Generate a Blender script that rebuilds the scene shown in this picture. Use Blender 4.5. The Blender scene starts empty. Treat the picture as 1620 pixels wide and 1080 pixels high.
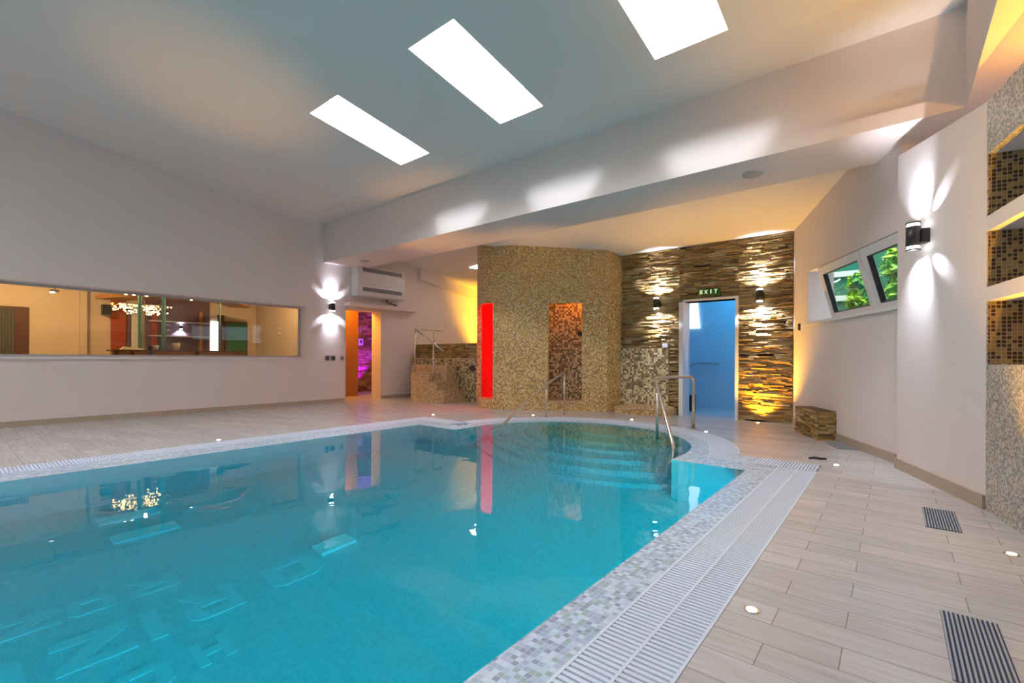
import bpy, bmesh, math, random
from mathutils import Vector, Matrix
from mathutils.geometry import tessellate_polygon
random.seed(7)
C = bpy.context.scene.collection
sc = bpy.context.scene
PI = math.pi

# ---------------------------------------------------------------- camera
H = 1.05
YAW, ROLL, FPX = math.radians(39.223), math.radians(0.25), 738.75
cam = bpy.data.cameras.new('camera'); camo = bpy.data.objects.new('camera', cam); C.objects.link(camo)
fw = Vector((-math.sin(YAW), math.cos(YAW), 0)); rt0 = Vector((math.cos(YAW), math.sin(YAW), 0)); up0 = Vector((0, 0, 1))
rt = rt0*math.cos(ROLL) + up0*math.sin(ROLL); up = up0*math.cos(ROLL) - rt0*math.sin(ROLL)
camo.matrix_world = Matrix(((rt.x, up.x, -fw.x, 0), (rt.y, up.y, -fw.y, 0), (rt.z, up.z, -fw.z, H), (0, 0, 0, 1)))
cam.sensor_width = 36; cam.lens = FPX/1620*36; cam.shift_y = (566.03-540)/1620; cam.clip_start = 0.05; cam.clip_end = 200
sc.camera = camo

# ---------------------------------------------------------------- world and exposure
w = bpy.data.worlds.new('sky'); sc.world = w; w.use_nodes = True
bg = w.node_tree.nodes['Background']; bg.inputs[0].default_value = (0.72, 0.86, 1, 1); bg.inputs[1].default_value = 1.8
vs = sc.view_settings
vs.view_transform = 'Standard'; vs.look = 'None'; vs.gamma = 1; vs.use_curve_mapping = False; vs.exposure = 0.35
cy = sc.cycles
cy.max_bounces = 10; cy.diffuse_bounces = 5; cy.glossy_bounces = 4; cy.transmission_bounces = 6; cy.transparent_max_bounces = 8
cy.sample_clamp_indirect = 3; cy.sample_clamp_direct = 0; cy.use_denoising = True; cy.blur_glossy = 0.6

COOL = (1.0, 0.96, 0.94)
def light(name, typ, loc, energy, col, **k):
    l = bpy.data.lights.new(name, typ); o = bpy.data.objects.new(name, l); C.objects.link(o)
    o.location = loc; l.energy = energy; l.color = col
    d = k.pop('dir', None)
    if d: o.rotation_euler = Vector(d).to_track_quat('-Z', 'Y').to_euler()
    for a, v in k.items(): setattr(l, a, v)
    return o
# unseen fill lights added below the water to brighten the pool
UW = (0.5, 0.97, 0.99)
for y in (-3.2, -1.2, 0.8, 2.8, 4.2):
    light('underwater_fill', 'AREA', (-1.13, y, -0.55), 26, UW, dir=(-1, 0, -0.15), shape='DISK', size=0.3)
light('underwater_fill', 'AREA', (-3.4, -4.9, -0.6), 45, UW, dir=(0, 1, -0.1), shape='DISK', size=0.4)
# coloured lamps behind the tower and in the side rooms
light('yellow_lamp', 'SPOT', (-8.6, 11.0, 0.9), 600, (1, 0.50, 0.02), dir=(-0.8, 0.1, 0.9), spot_size=1.6, spot_blend=0.8, shadow_soft_size=0.1)
light('corridor_lamp', 'AREA', (-10.9, 6.55, 2.5), 42, (1, 0.42, 0.015), dir=(0.15, 0.45, -1), shape='SQUARE', size=0.8)
light('violet_lamp', 'SPOT', (-12.2, 7.75, 0.10), 420, (0.22, 0.0, 1), dir=(-0.42, 0.0, 1), spot_size=1.6, spot_blend=0.6, shadow_soft_size=0.05)
light('blue_lamp', 'AREA', (-2.2, 9.9, 2.75), 15, (0.04, 0.46, 0.88), dir=(0, 0, -1), shape='SQUARE', size=1.2)
light('red_lamp', 'AREA', (-6.5, 7.95, 2.6), 40, (1, 0.0, 0.0), dir=(0, 0, -1), shape='SQUARE', size=0.4)
light('orange_lamp', 'AREA', (-4.95, 8.2, 2.6), 9, (1, 0.30, 0.03), dir=(-0.1, 0.25, -1), shape='SQUARE', size=0.3)
for x, y, e in ((-12.6, 1.0, 105), (-12.3, -.8, 60), (-11.6, 4.7, 80)):
    light('lounge_lamp', 'SPOT', (x, y, 2.80), e, (1, 0.58, 0.24), dir=(-0.35, 0, -1), spot_size=math.radians(165), spot_blend=.5, shadow_soft_size=.05)

# ---------------------------------------------------------------- materials
def mat(name, col=(0.8, 0.8, 0.8), rough=0.6, metal=0.0, emis=None, estr=0, spec=0.5, bump=None):
    m = bpy.data.materials.new(name); m.use_nodes = True; n = m.node_tree.nodes; b = n['Principled BSDF']
    b.inputs['Base Color'].default_value = (*col, 1); b.inputs['Roughness'].default_value = rough
    b.inputs['Metallic'].default_value = metal; b.inputs['Specular IOR Level'].default_value = spec
    if emis: b.inputs['Emission Color'].default_value = (*emis, 1); b.inputs['Emission Strength'].default_value = estr
    if bump:
        t = n.new('ShaderNodeTexNoise'); t.inputs['Scale'].default_value = bump[0]; t.inputs['Detail'].default_value = 4
        u = n.new('ShaderNodeBump'); u.inputs['Strength'].default_value = bump[1]; u.inputs['Distance'].default_value = 0.01
        tc = n.new('ShaderNodeTexCoord'); m.node_tree.links.new(tc.outputs['Object'], t.inputs['Vector'])
        m.node_tree.links.new(t.outputs['Fac'], u.inputs['Height']); m.node_tree.links.new(u.outputs['Normal'], b.inputs['Normal'])
    return m
def N(m, typ, **k):
    n = m.node_tree.nodes.new(typ)
    for a, v in k.items():
        if a.startswith('i_'): n.inputs[int(a[2:])].default_value = v
        else: setattr(n, a, v)
    return n
def Lk(m, a, b): m.node_tree.links.new(a, b)
def ramp(m, stops, const=True):
    r = m.node_tree.nodes.new('ShaderNodeValToRGB'); cr = r.color_ramp
    cr.interpolation = 'CONSTANT' if const else 'LINEAR'
    while len(cr.elements) < len(stops): cr.elements.new(0.5)
    for e, (p, c) in zip(cr.elements, stops): e.position = p; e.color = (*c, 1)
    return r
def mosaic(name, cols, tile=0.025, grout=(0.5, 0.48, 0.44), gw=0.1, rough=0.3, spec=0.5, bumps=0.3):
    m = mat(name, rough=rough, spec=spec); b = m.node_tree.nodes['Principled BSDF']
    uv = N(m, 'ShaderNodeUVMap'); sca = N(m, 'ShaderNodeVectorMath', operation='SCALE'); sca.inputs['Scale'].default_value = 1/tile
    Lk(m, uv.outputs[0], sca.inputs[0])
    fl = N(m, 'ShaderNodeVectorMath', operation='FLOOR'); Lk(m, sca.outputs[0], fl.inputs[0])
    wn = N(m, 'ShaderNodeTexWhiteNoise', noise_dimensions='2D'); Lk(m, fl.outputs[0], wn.inputs['Vector'])
    r = ramp(m, [(i/len(cols), c) for i, c in enumerate(cols)]); Lk(m, wn.outputs['Value'], r.inputs[0])
    fr = N(m, 'ShaderNodeVectorMath', operation='FRACTION'); Lk(m, sca.outputs[0], fr.inputs[0])
    sx = N(m, 'ShaderNodeSeparateXYZ'); Lk(m, fr.outputs[0], sx.inputs[0])
    gx = N(m, 'ShaderNodeMath', operation='GREATER_THAN', i_1=gw); gy = N(m, 'ShaderNodeMath', operation='GREATER_THAN', i_1=gw)
    Lk(m, sx.outputs[0], gx.inputs[0]); Lk(m, sx.outputs[1], gy.inputs[0])
    mu = N(m, 'ShaderNodeMath', operation='MULTIPLY'); Lk(m, gx.outputs[0], mu.inputs[0]); Lk(m, gy.outputs[0], mu.inputs[1])
    mx = N(m, 'ShaderNodeMix', data_type='RGBA'); mx.inputs[6].default_value = (*grout, 1)
    Lk(m, mu.outputs[0], mx.inputs[0]); Lk(m, r.outputs[0], mx.inputs[7]); Lk(m, mx.outputs[2], b.inputs['Base Color'])
    bp = N(m, 'ShaderNodeBump'); bp.inputs['Strength'].default_value = bumps; bp.inputs['Distance'].default_value = 0.002
    Lk(m, mu.outputs[0], bp.inputs['Height']); Lk(m, bp.outputs[0], b.inputs['Normal'])
    return m
M = {}
M['plaster'] = mat('white_plaster', (0.80, 0.71, 0.68), 0.85, spec=0.2, bump=(3, 0.05))
M['ceiling'] = mat('ceiling_plaster', (0.80, 0.76, 0.73), 0.85, spec=0.2)
M['cream'] = mat('cream_plaster', (0.74, 0.60, 0.46), 0.8, spec=0.2)
M['white'] = mat('white_paint', (0.82, 0.82, 0.83), 0.45)
M['plastic'] = mat('white_plastic', (0.80, 0.79, 0.80), 0.35)
M['grey'] = mat('grey_metal', (0.42, 0.43, 0.46), 0.45, 0.3)
M['vent'] = mat('dark_vent', (0.16, 0.15, 0.17), 0.6)
M['steel'] = mat('brushed_steel', (0.66, 0.62, 0.58), 0.25, 1.0)
M['black'] = mat('black_metal', (0.015, 0.015, 0.02), 0.4)
M['chrome'] = mat('chrome', (0.8, 0.8, 0.8), 0.12, 1.0)
M['skirt'] = mat('taupe_skirting', (0.42, 0.34, 0.26), 0.5)
M['grate'] = mat('white_grating', (0.74, 0.83, 1.0), 0.4)
M['channel'] = mat('grating_channel', (0.20, 0.30, 0.42), 0.5)
M['drain'] = mat('drain_bars', (0.42, 0.50, 0.56), 0.4, 0.4)
M['drainhole'] = mat('drain_pit', (0.02, 0.03, 0.10), 0.7)
M['letter'] = mat('floor_letter_tile', (0.30, 0.73, 0.79), 0.6)
M['bar'] = mat('floor_bar_tile', (0.75, 0.92, 0.95), 0.5)
M['wood'] = mat('dark_wood', (0.12, 0.045, 0.02), 0.5)
M['redwall'] = mat('red_brown_panel', (0.42, 0.07, 0.02), 0.6)
M['purplewall'] = mat('plum_wall', (0.16, 0.09, 0.12), 0.7)
M['orangewood'] = mat('orange_wood', (0.42, 0.19, 0.06), 0.6)
M['brownwood'] = mat('brown_orange_panel', (0.30, 0.12, 0.03), 0.6)
M['greenpic'] = mat('green_screen', (0.02, 0.16, 0.05), 0.4)
M['teal'] = mat('teal_column', (0.20, 0.50, 0.44), 0.5)
M['curtain'] = mat('grey_green_curtain', (0.12, 0.12, 0.10), 0.9)
M['bluewall'] = mat('blue_plaster', (0.55, 0.75, 0.90), 0.8)
M['leafw'] = mat('white_siding', (0.9, 0.93, 0.9), 0.6)
M['shutter'] = mat('green_shutter', (0.01, 0.20, 0.12), 0.6)
M['stonegap'] = mat('stone_backing', (0.10, 0.06, 0.03), 0.9)
M['led'] = mat('led_white', (1, 1, 1), emis=(0.9, 0.94, 1), estr=14)
M['spotglow'] = mat('spot_lens', (1, 1, 1), emis=(1, 0.80, 0.50), estr=25)
M['yellowglow'] = mat('yellow_spot_lens', (1, 1, 1), emis=(1, 0.62, 0.10), estr=25)
M['crystal'] = mat('crystal_glow', (1, 0.8, 0.5), emis=(1, 0.62, 0.25), estr=7)
M['skypane'] = mat('skylight_glass', (0.9, 0.95, 1), emis=COOL, estr=17)
M['bluepane'] = mat('daylit_pane', (0.9, 0.95, 1), emis=(0.85, 0.95, 1), estr=1.6)
M['signwhite'] = mat('lit_sign_white', (0.8, 0.9, 0.7), emis=(0.6, 0.8, 0.4), estr=0.55)
M['signgreen'] = mat('sign_green', (0.02, 0.09, 0.015), emis=(0.01, 0.06, 0.01), estr=0.1)
M['redpane'] = mat('red_wall', (0.85, 0.03, 0.03), 0.6)
M['tower'] = mosaic('gold_mosaic', [(0.60, 0.37, 0.11), (0.26, 0.14, 0.045), (0.70, 0.48, 0.20), (0.46, 0.27, 0.08), (0.78, 0.60, 0.34), (0.34, 0.20, 0.07), (0.56, 0.39, 0.20)], 0.027, (0.54, 0.38, 0.18))
M['darkmosaic'] = mosaic('brown_gold_mosaic', [(0.16, 0.10, 0.04), (0.50, 0.38, 0.17), (0.10, 0.06, 0.03), (0.60, 0.48, 0.26), (0.28, 0.19, 0.08), (0.72, 0.64, 0.44)], 0.04, (0.40, 0.32, 0.20))
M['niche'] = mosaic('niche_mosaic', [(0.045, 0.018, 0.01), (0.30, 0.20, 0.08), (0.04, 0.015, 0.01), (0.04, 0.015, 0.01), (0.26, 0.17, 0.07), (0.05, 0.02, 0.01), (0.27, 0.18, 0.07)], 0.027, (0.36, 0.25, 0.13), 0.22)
M['greymosaic'] = mosaic('grey_green_mosaic', [(0.52, 0.50, 0.44), (0.20, 0.17, 0.15), (0.64, 0.62, 0.58), (0.30, 0.34, 0.28), (0.46, 0.32, 0.26), (0.22, 0.20, 0.18), (0.58, 0.52, 0.44)], 0.014, (0.40, 0.38, 0.35))
M['stepmosaic'] = mosaic('step_mosaic', [(0.62, 0.42, 0.18), (0.34, 0.20, 0.09), (0.68, 0.52, 0.30), (0.46, 0.30, 0.15), (0.54, 0.42, 0.30)], 0.025, (0.50, 0.38, 0.24))
M['edgemosaic'] = mosaic('pool_edge_mosaic', [(0.38, 0.50, 0.68), (0.54, 0.68, 0.86), (0.28, 0.34, 0.52), (0.64, 0.76, 0.92), (0.34, 0.48, 0.54), (0.46, 0.56, 0.74)], 0.025, (0.56, 0.68, 0.82))
M['basin'] = mosaic('pool_basin_mosaic', [(0.23, 0.64, 0.70), (0.26, 0.67, 0.73), (0.22, 0.62, 0.69), (0.27, 0.68, 0.74)], 0.025, (0.34, 0.70, 0.75))
M['step_edge'] = mosaic('pool_step_mosaic', [(0.30, 0.62, 0.48), (0.25, 0.54, 0.42), (0.36, 0.66, 0.52)], 0.025, (0.5, 0.6, 0.55))

# stone cladding: colour per stone from an attribute
m = M['stone'] = mat('ledger_stone', rough=0.55, spec=0.4); b = m.node_tree.nodes['Principled BSDF']
at = N(m, 'ShaderNodeAttribute', attribute_name='tint')
r = ramp(m, [(0, (0.16, 0.085, 0.03)), (0.3, (0.36, 0.21, 0.06)), (0.55, (0.46, 0.28, 0.08)), (0.8, (0.54, 0.36, 0.15)), (1, (0.62, 0.47, 0.26))], False)
Lk(m, at.outputs['Fac'], r.inputs[0])
tc = N(m, 'ShaderNodeTexCoord'); nz = N(m, 'ShaderNodeTexNoise'); nz.inputs['Scale'].default_value = 30; nz.inputs['Detail'].default_value = 5
Lk(m, tc.outputs['Object'], nz.inputs['Vector'])
mx = N(m, 'ShaderNodeMix', data_type='RGBA', blend_type='MULTIPLY'); mx.inputs[0].default_value = 0.5
Lk(m, r.outputs[0], mx.inputs[6]); Lk(m, nz.outputs['Color'], mx.inputs[7]); Lk(m, mx.outputs[2], b.inputs['Base Color'])
bp = N(m, 'ShaderNodeBump'); bp.inputs['Strength'].default_value = 0.9; bp.inputs['Distance'].default_value = 0.012
Lk(m, nz.outputs['Fac'], bp.inputs['Height']); Lk(m, bp.outputs[0], b.inputs['Normal'])

# floor: wood-look stoneware planks
m = M['floor'] = mat('plank_tiles', rough=0.22, spec=0.45); b = m.node_tree.nodes['Principled BSDF']
uv = N(m, 'ShaderNodeUVMap'); br = N(m, 'ShaderNodeTexBrick', offset=0.37, offset_frequency=2, squash=1.0)
br.inputs['Scale'].default_value = 1; br.inputs['Brick Width'].default_value = 0.62; br.inputs['Row Height'].default_value = 0.157
br.inputs['Mortar Size'].default_value = 0.0018; br.inputs['Mortar Smooth'].default_value = 0.2
br.inputs['Color1'].default_value = (0.56, 0.55, 0.58, 1); br.inputs['Color2'].default_value = (0.65, 0.64, 0.67, 1); br.inputs['Mortar'].default_value = (0.28, 0.25, 0.23, 1)
mp = N(m, 'ShaderNodeMapping'); mp.inputs['Location'].default_value = (0.14, 0.115, 0); Lk(m, uv.outputs[0], mp.inputs[0]); Lk(m, mp.outputs[0], br.inputs['Vector'])
mp2 = N(m, 'ShaderNodeMapping'); mp2.inputs['Scale'].default_value = (2.0, 26, 1); Lk(m, uv.outputs[0], mp2.inputs[0])
nz = N(m, 'ShaderNodeTexNoise'); nz.inputs['Scale'].default_value = 1.6; nz.inputs['Detail'].default_value = 5; Lk(m, mp2.outputs[0], nz.inputs['Vector'])
rr = ramp(m, [(0.3, (0.82, 0.80, 0.78)), (0.7, (1, 1, 1))], False); Lk(m, nz.outputs['Fac'], rr.inputs[0])
mx = N(m, 'ShaderNodeMix', data_type='RGBA', blend_type='MULTIPLY'); mx.inputs[0].default_value = 1
Lk(m, br.outputs['Color'], mx.inputs[6]); Lk(m, rr.outputs[0], mx.inputs[7]); Lk(m, mx.outputs[2], b.inputs['Base Color'])
bp = N(m, 'ShaderNodeBump', invert=True); bp.inputs['Strength'].default_value = 0.4; bp.inputs['Distance'].default_value = 0.003
Lk(m, br.outputs['Fac'], bp.inputs['Height']); Lk(m, bp.outputs[0], b.inputs['Normal'])

# water: clear refracting surface, absorbing body
m = M['water'] = bpy.data.materials.new('pool_water'); m.use_nodes = True; nt = m.node_tree; nt.nodes.remove(nt.nodes['Principled BSDF'])
g = N(m, 'ShaderNodeBsdfGlass'); g.inputs['Roughness'].default_value = 0; g.inputs['IOR'].default_value = 1.333
nz = N(m, 'ShaderNodeTexNoise'); nz.inputs['Scale'].default_value = 5.0; nz.inputs['Detail'].default_value = 1
tc = N(m, 'ShaderNodeTexCoord'); Lk(m, tc.outputs['Object'], nz.inputs['Vector'])
bp = N(m, 'ShaderNodeBump'); bp.inputs['Strength'].default_value = 0.06; bp.inputs['Distance'].default_value = 0.02
Lk(m, nz.outputs['Fac'], bp.inputs['Height']); Lk(m, bp.outputs[0], g.inputs['Normal'])
va = N(m, 'ShaderNodeVolumeAbsorption'); va.inputs['Color'].default_value = (0.0, 0.85, 0.893, 1); va.inputs['Density'].default_value = 1.25
out = nt.nodes['Material Output']; Lk(m, g.outputs[0], out.inputs['Surface']); Lk(m, va.outputs[0], out.inputs['Volume'])
# window glass
m = M['glass'] = bpy.data.materials.new('window_glass'); m.use_nodes = True; nt = m.node_tree; nt.nodes.remove(nt.nodes['Principled BSDF'])
tr = N(m, 'ShaderNodeBsdfTransparent'); tr.inputs[0].default_value = (0.93, 0.97, 0.95, 1)
gl = N(m, 'ShaderNodeBsdfGlossy'); gl.inputs['Roughness'].default_value = 0.02
lw = N(m, 'ShaderNodeLayerWeight'); pw = N(m, 'ShaderNodeMath', operation='POWER', i_1=5.0); ma = N(m, 'ShaderNodeMath', operation='MULTIPLY_ADD', i_1=0.6, i_2=0.03); ms = N(m, 'ShaderNodeMixShader')
Lk(m, lw.outputs['Facing'], pw.inputs[0]); Lk(m, pw.outputs[0], ma.inputs[0]); Lk(m, ma.outputs[0], ms.inputs[0]); Lk(m, tr.outputs[0], ms.inputs[1]); Lk(m, gl.outputs[0], ms.inputs[2]); Lk(m, ms.outputs[0], nt.nodes['Material Output'].inputs[0])
# leaves
m = M['leaf'] = mat('leaf', (0.16, 0.42, 0.03), 0.45); b = m.node_tree.nodes['Principled BSDF']
at = N(m, 'ShaderNodeAttribute', attribute_name='tint'); r = ramp(m, [(0, (0.03, 0.22, 0.02)), (0.5, (0.16, 0.50, 0.03)), (1, (0.55, 0.80, 0.08))], False)
Lk(m, at.outputs['Fac'], r.inputs[0]); Lk(m, r.outputs[0], b.inputs['Base Color'])

# ---------------------------------------------------------------- mesh helpers
def BM():
    bm = bmesh.new(); bm.loops.layers.uv.new('UVMap'); return bm
def autouv(f, lay):
    n = f.normal
    if abs(n.z) > 0.7:
        for l in f.loops: l[lay].uv = (l.vert.co.x, l.vert.co.y)
    else:
        h = math.hypot(n.x, n.y) or 1; tx, ty = -n.y/h, n.x/h
        for l in f.loops: l[lay].uv = (l.vert.co.x*tx + l.vert.co.y*ty, l.vert.co.z)
def face(bm, pts, uvs=None):
    f = bm.faces.new([bm.verts.new(p) for p in pts]); f.normal_update(); lay = bm.loops.layers.uv.active
    if uvs:
        for l, u in zip(f.loops, uvs): l[lay].uv = u
    else: autouv(f, lay)
    return f
def box(bm, x0, x1, y0, y1, z0, z1):
    hexa(bm, [(x0, y0, z0), (x1, y0, z0), (x1, y1, z0), (x0, y1, z0), (x0, y0, z1), (x1, y0, z1), (x1, y1, z1), (x0, y1, z1)])
def hexa(bm, c):
    v = [bm.verts.new(p) for p in c]; lay = bm.loops.layers.uv.active; fs = []
    for q in ((0, 3, 2, 1), (4, 5, 6, 7), (0, 1, 5, 4), (1, 2, 6, 5), (2, 3, 7, 6), (3, 0, 4, 7)):
        f = bm.faces.new([v[i] for i in q]); f.normal_update(); autouv(f, lay); fs.append(f)
    return fs
def obox(bm, o, U, V, W, u0, u1, v0, v1, w0, w1):      # box in a local frame
    o, U, V, W = map(Vector, (o, U, V, W))
    p = lambda u, v, w_: o + U*u + V*v + W*w_
    return hexa(bm, [p(u0, v0, w0), p(u1, v0, w0), p(u1, v1, w0), p(u0, v1, w0), p(u0, v0, w1), p(u1, v0, w1), p(u1, v1, w1), p(u0, v1, w1)])
def cyl(bm, p0, p1, r, n=20, r1=None, caps=True):
    p0, p1 = Vector(p0), Vector(p1); d = (p1-p0).normalized(); r1 = r if r1 is None else r1
    a = d.orthogonal().normalized(); b_ = d.cross(a); lay = bm.loops.layers.uv.active
    A = [bm.verts.new(p0 + (a*math.cos(2*PI*i/n) + b_*math.sin(2*PI*i/n))*r) for i in range(n)]
    B = [bm.verts.new(p1 + (a*math.cos(2*PI*i/n) + b_*math.sin(2*PI*i/n))*r1) for i in range(n)]
    fs = [bm.faces.new([A[i], A[(i+1) % n], B[(i+1) % n], B[i]]) for i in range(n)]
    for f in fs: f.smooth = True
    if caps: fs += [bm.faces.new(A[::-1]), bm.faces.new(B)]
    for f in fs: f.normal_update(); autouv(f, lay)
def tube(bm, pts, r, n=14, bend=0.05):
    P = [Vector(p) for p in pts]; Q = [P[0]]
    for i in range(1, len(P)-1):
        a = (P[i-1]-P[i]); c = (P[i+1]-P[i]); k = min(bend, a.length*.45, c.length*.45)
        s, e = P[i]+a.normalized()*k, P[i]+c.normalized()*k
        for t in (0, .25, .5, .75, 1): Q.append(s*(1-t)**2 + P[i]*2*t*(1-t) + e*t*t)
    Q.append(P[-1]); rings = []; a = None
    for i, q in enumerate(Q):
        d = (Q[min(i+1, len(Q)-1)]-Q[max(i-1, 0)]).normalized()
        a = d.orthogonal().normalized() if a is None else (a - d*a.dot(d)).normalized()
        b_ = d.cross(a); rings.append([bm.verts.new(q + (a*math.cos(2*PI*j/n) + b_*math.sin(2*PI*j/n))*r) for j in range(n)])
    for A, B in zip(rings, rings[1:]):
        for j in range(n): bm.faces.new([A[j], A[(j+1) % n], B[(j+1) % n], B[j]]).smooth = True
    bm.faces.new(rings[0][::-1]); bm.faces.new(rings[-1])
def poly(bm, outer, holes, z0, z1):                     # flat slab with holes, top at z1
    loops = [[Vector((x, y, 0)) for x, y in l] for l in [outer]+holes]
    tris = tessellate_polygon(loops); flat = [p for l in loops for p in l]
    for t in tris:
        a, b_, c = (flat[i] for i in t)
        if (b_-a).cross(c-a).z < 0: a, c = c, a
        face(bm, [(p.x, p.y, z1) for p in (a, b_, c)])
        if z0 is not None: face(bm, [(p.x, p.y, z0) for p in (c, b_, a)])
    if z0 is not None:
        for l in loops:
            for a, b_ in zip(l, l[1:]+l[:1]): face(bm, [(a.x, a.y, z0), (b_.x, b_.y, z0), (b_.x, b_.y, z1), (a.x, a.y, z1)])
def slab(bm, us, vs_, solid, f):
    """prism cells; f(u, v, w) -> point, w = 0 the face seen, w = 1 the back"""
    nu, nv = len(us)-1, len(vs_)-1
    S = lambda i, j: 0 <= i < nu and 0 <= j < nv and solid((us[i]+us[i+1])/2, (vs_[j]+vs_[j+1])/2)
    for i in range(nu):
        for j in range(nv):
            if not S(i, j): continue
            u0, u1, v0, v1 = us[i], us[i+1], vs_[j], vs_[j+1]; uv4 = [(u0, v0), (u1, v0), (u1, v1), (u0, v1)]
            q = [f(u, v, 0) for u, v in uv4]
            if (Vector(q[2])-Vector(q[1])).length < 1e-4 and (Vector(q[3])-Vector(q[0])).length < 1e-4: continue
            p = [f(u, v, 1) for u, v in uv4]
            face(bm, q, uv4); face(bm, p[::-1], uv4[::-1])
            for a, b_, di, dj in ((0, 1, 0, -1), (1, 2, 1, 0), (2, 3, 0, 1), (3, 0, -1, 0)):
                if not S(i+di, j+dj): face(bm, [q[b_], q[a], p[a], p[b_]])
def clean(bm):
    bmesh.ops.remove_doubles(bm, verts=bm.verts, dist=1e-5)
    bad = [f for f in bm.faces if f.calc_area() < 1e-8]
    if bad: bmesh.ops.delete(bm, geom=bad, context='FACES')
def wloc(o):
    l = Vector(o.location)
    while o.parent: o = o.parent; l += o.location
    return l
def obj(name, bm, m, parent=None, weld=True, fix=True, loc=None):
    if weld: clean(bm)
    if fix: bmesh.ops.recalc_face_normals(bm, faces=bm.faces)
    off = Vector((0, 0, 0))
    if parent: off = wloc(parent)
    if loc: off = Vector(loc)
    if off.length: bmesh.ops.translate(bm, verts=bm.verts, vec=-off)
    me = bpy.data.meshes.new(name); bm.to_mesh(me); bm.free()
    me.materials.append(M[m] if isinstance(m, str) else m)
    o = bpy.data.objects.new(name, me); C.objects.link(o)
    if parent: o.parent = parent
    if loc: o.location = Vector(loc) - (wloc(parent) if parent else Vector((0, 0, 0)))
    return o
def tag(o, label, cat, group=None, kind=None):
    o['label'] = label; o['category'] = cat
    if group: o['group'] = group
    if kind: o['kind'] = kind
    return o
def thing(name, label, cat, loc, group=None):
    o = bpy.data.objects.new(name, None); C.objects.link(o); o.location = loc; o.empty_display_size = 0.1
    return tag(o, label, cat, group)
def struct(name, bm, m, parent=None, **k):
    o = obj(name, bm, m, parent, **k)
    if not parent: o['kind'] = 'structure'
    return o
def path_fn(pts, thick, side=1, top=None):
    """arc-length parameter along a plan polyline; side=+1 puts the thickness to its left"""
    P = [Vector((x, y, 0)) for x, y in pts]; cum = [0]
    for a, b_ in zip(P, P[1:]): cum.append(cum[-1]+(b_-a).length)
    nr = []
    for i in range(len(P)):
        d = Vector((0, 0, 0))
        if i > 0: d += (P[i]-P[i-1]).normalized()
        if i < len(P)-1: d += (P[i+1]-P[i]).normalized()
        d.normalize(); nr.append(Vector((-d.y, d.x, 0))*side)
    def f(u, v, w_):
        i = 0
        while i < len(P)-2 and u > cum[i+1]: i += 1
        t = (u-cum[i])/(cum[i+1]-cum[i]); p = P[i].lerp(P[i+1], t) + nr[i].lerp(nr[i+1], t)*(thick*w_)
        z = v
        if top: z = min(v, top(p.x, p.y))
        return (p.x, p.y, z)
    return f, cum
def uniq(l): return sorted(set(round(x, 4) for x in l))
def smooth(pts, n=2):
    for _ in range(n):
        q = [pts[0]]
        for a, b_ in zip(pts, pts[1:]):
            q += [(a[0]*.75+b_[0]*.25, a[1]*.75+b_[1]*.25), (a[0]*.25+b_[0]*.75, a[1]*.25+b_[1]*.75)]
        pts = q+[pts[-1]]
    return pts

# ---------------------------------------------------------------- room numbers
XL, Y0, YB, YS = -10.05, 5.52, 6.50, 8.67
YC, ZC, SL = 4.82, 4.021, 0.1426
ZBT, ZB = 4.085, 3.20
XR, YN = 3.6, -6.2
def roof(x, y):
    if y <= YC: return ZC + SL*(YC-y)
    if y <= YB: return ZC + (ZBT-ZC)*min(1, (y-YC)/(Y0-YC))
    t = min(1, max(0, (-6.4-x)/1.2))
    return 3.114 + 0.166*(YS-y) + 0.30*t
# ---------------------------------------------------------------- ceiling with skylights
SKY = [(-5.98, -5.30), (-3.93, -3.25), (-1.87, -1.18)]
SY0, SY1, SH = 3.08, 4.55, 0.34
SKYFILL = [(-8.0, -7.3), (-5.98, -5.30), (-3.93, -3.25), (-1.87, -1.18), (0.4, 1.1)]  # unseen glowing skylights behind the camera, added for frontal light
BY0, BY1 = -3.4, -1.4
def hole(x, y):
    return any(a < x < b_ and SY0 < y < SY1 for a, b_ in SKY) or any(a < x < b_ and BY0 < y < BY1 for a, b_ in SKYFILL)
bm = BM()
us = uniq([XL-.3, XR+.3]+[v for s in SKY+SKYFILL for v in s]); vv = uniq([YN-.3, BY0, BY1, SY0, SY1, YC, Y0, YB])
slab(bm, us, vv, lambda u, v: not hole(u, v), lambda u, v, w_: (u, v, roof(u, v)+SH*w_))
struct('ceiling', bm, 'ceiling')
bm = BM(); xmax = lambda y: min(-1.25+(YS-y)*.496+.4, 3.6) if y < YS else -.85
slab(bm, uniq([XL-.3, -7.6, -7.0, -6.4, XR]), [YB, 7.3, 8.2, YS-.001, YS+.3, 11.8], lambda u, v: True, lambda u, v, w_: (min(u, xmax(v)), v, roof(u, max(v, YB+.001))+.2*w_))
struct('ceiling', bm, 'ceiling')
for k, (a, b_) in enumerate(SKY+SKYFILL):
    y0, y1 = (SY0, SY1) if k < 3 else (BY0, BY1)  # the later panes are the added unseen row
    z0, z1 = roof(0, y0)+SH, roof(0, y1)+SH
    bm = BM(); hexa(bm, [(a-.03, y0-.03, z0), (b_+.03, y0-.03, z0), (b_+.03, y1+.03, z1), (a-.03, y1+.03, z1), (a-.03, y0-.03, z0+.03), (b_+.03, y0-.03, z0+.03), (b_+.03, y1+.03, z1+.03), (a-.03, y1+.03, z1+.03)])
    struct('window_%d' % (k+4), bm, 'skypane')
for a, b_ in SKY:                                        # directional daylight falling through each skylight on to the beam
    light('skylight_beam', 'SPOT', ((a+b_)/2-.05, 3.9, roof(0, 3.9)+.26), 95, (0.80, 0.90, 1.0), dir=(0, 1.62, 3.72-roof(0, 3.9)-.26), spot_size=math.radians(42), spot_blend=.45, shadow_soft_size=.08)
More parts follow.
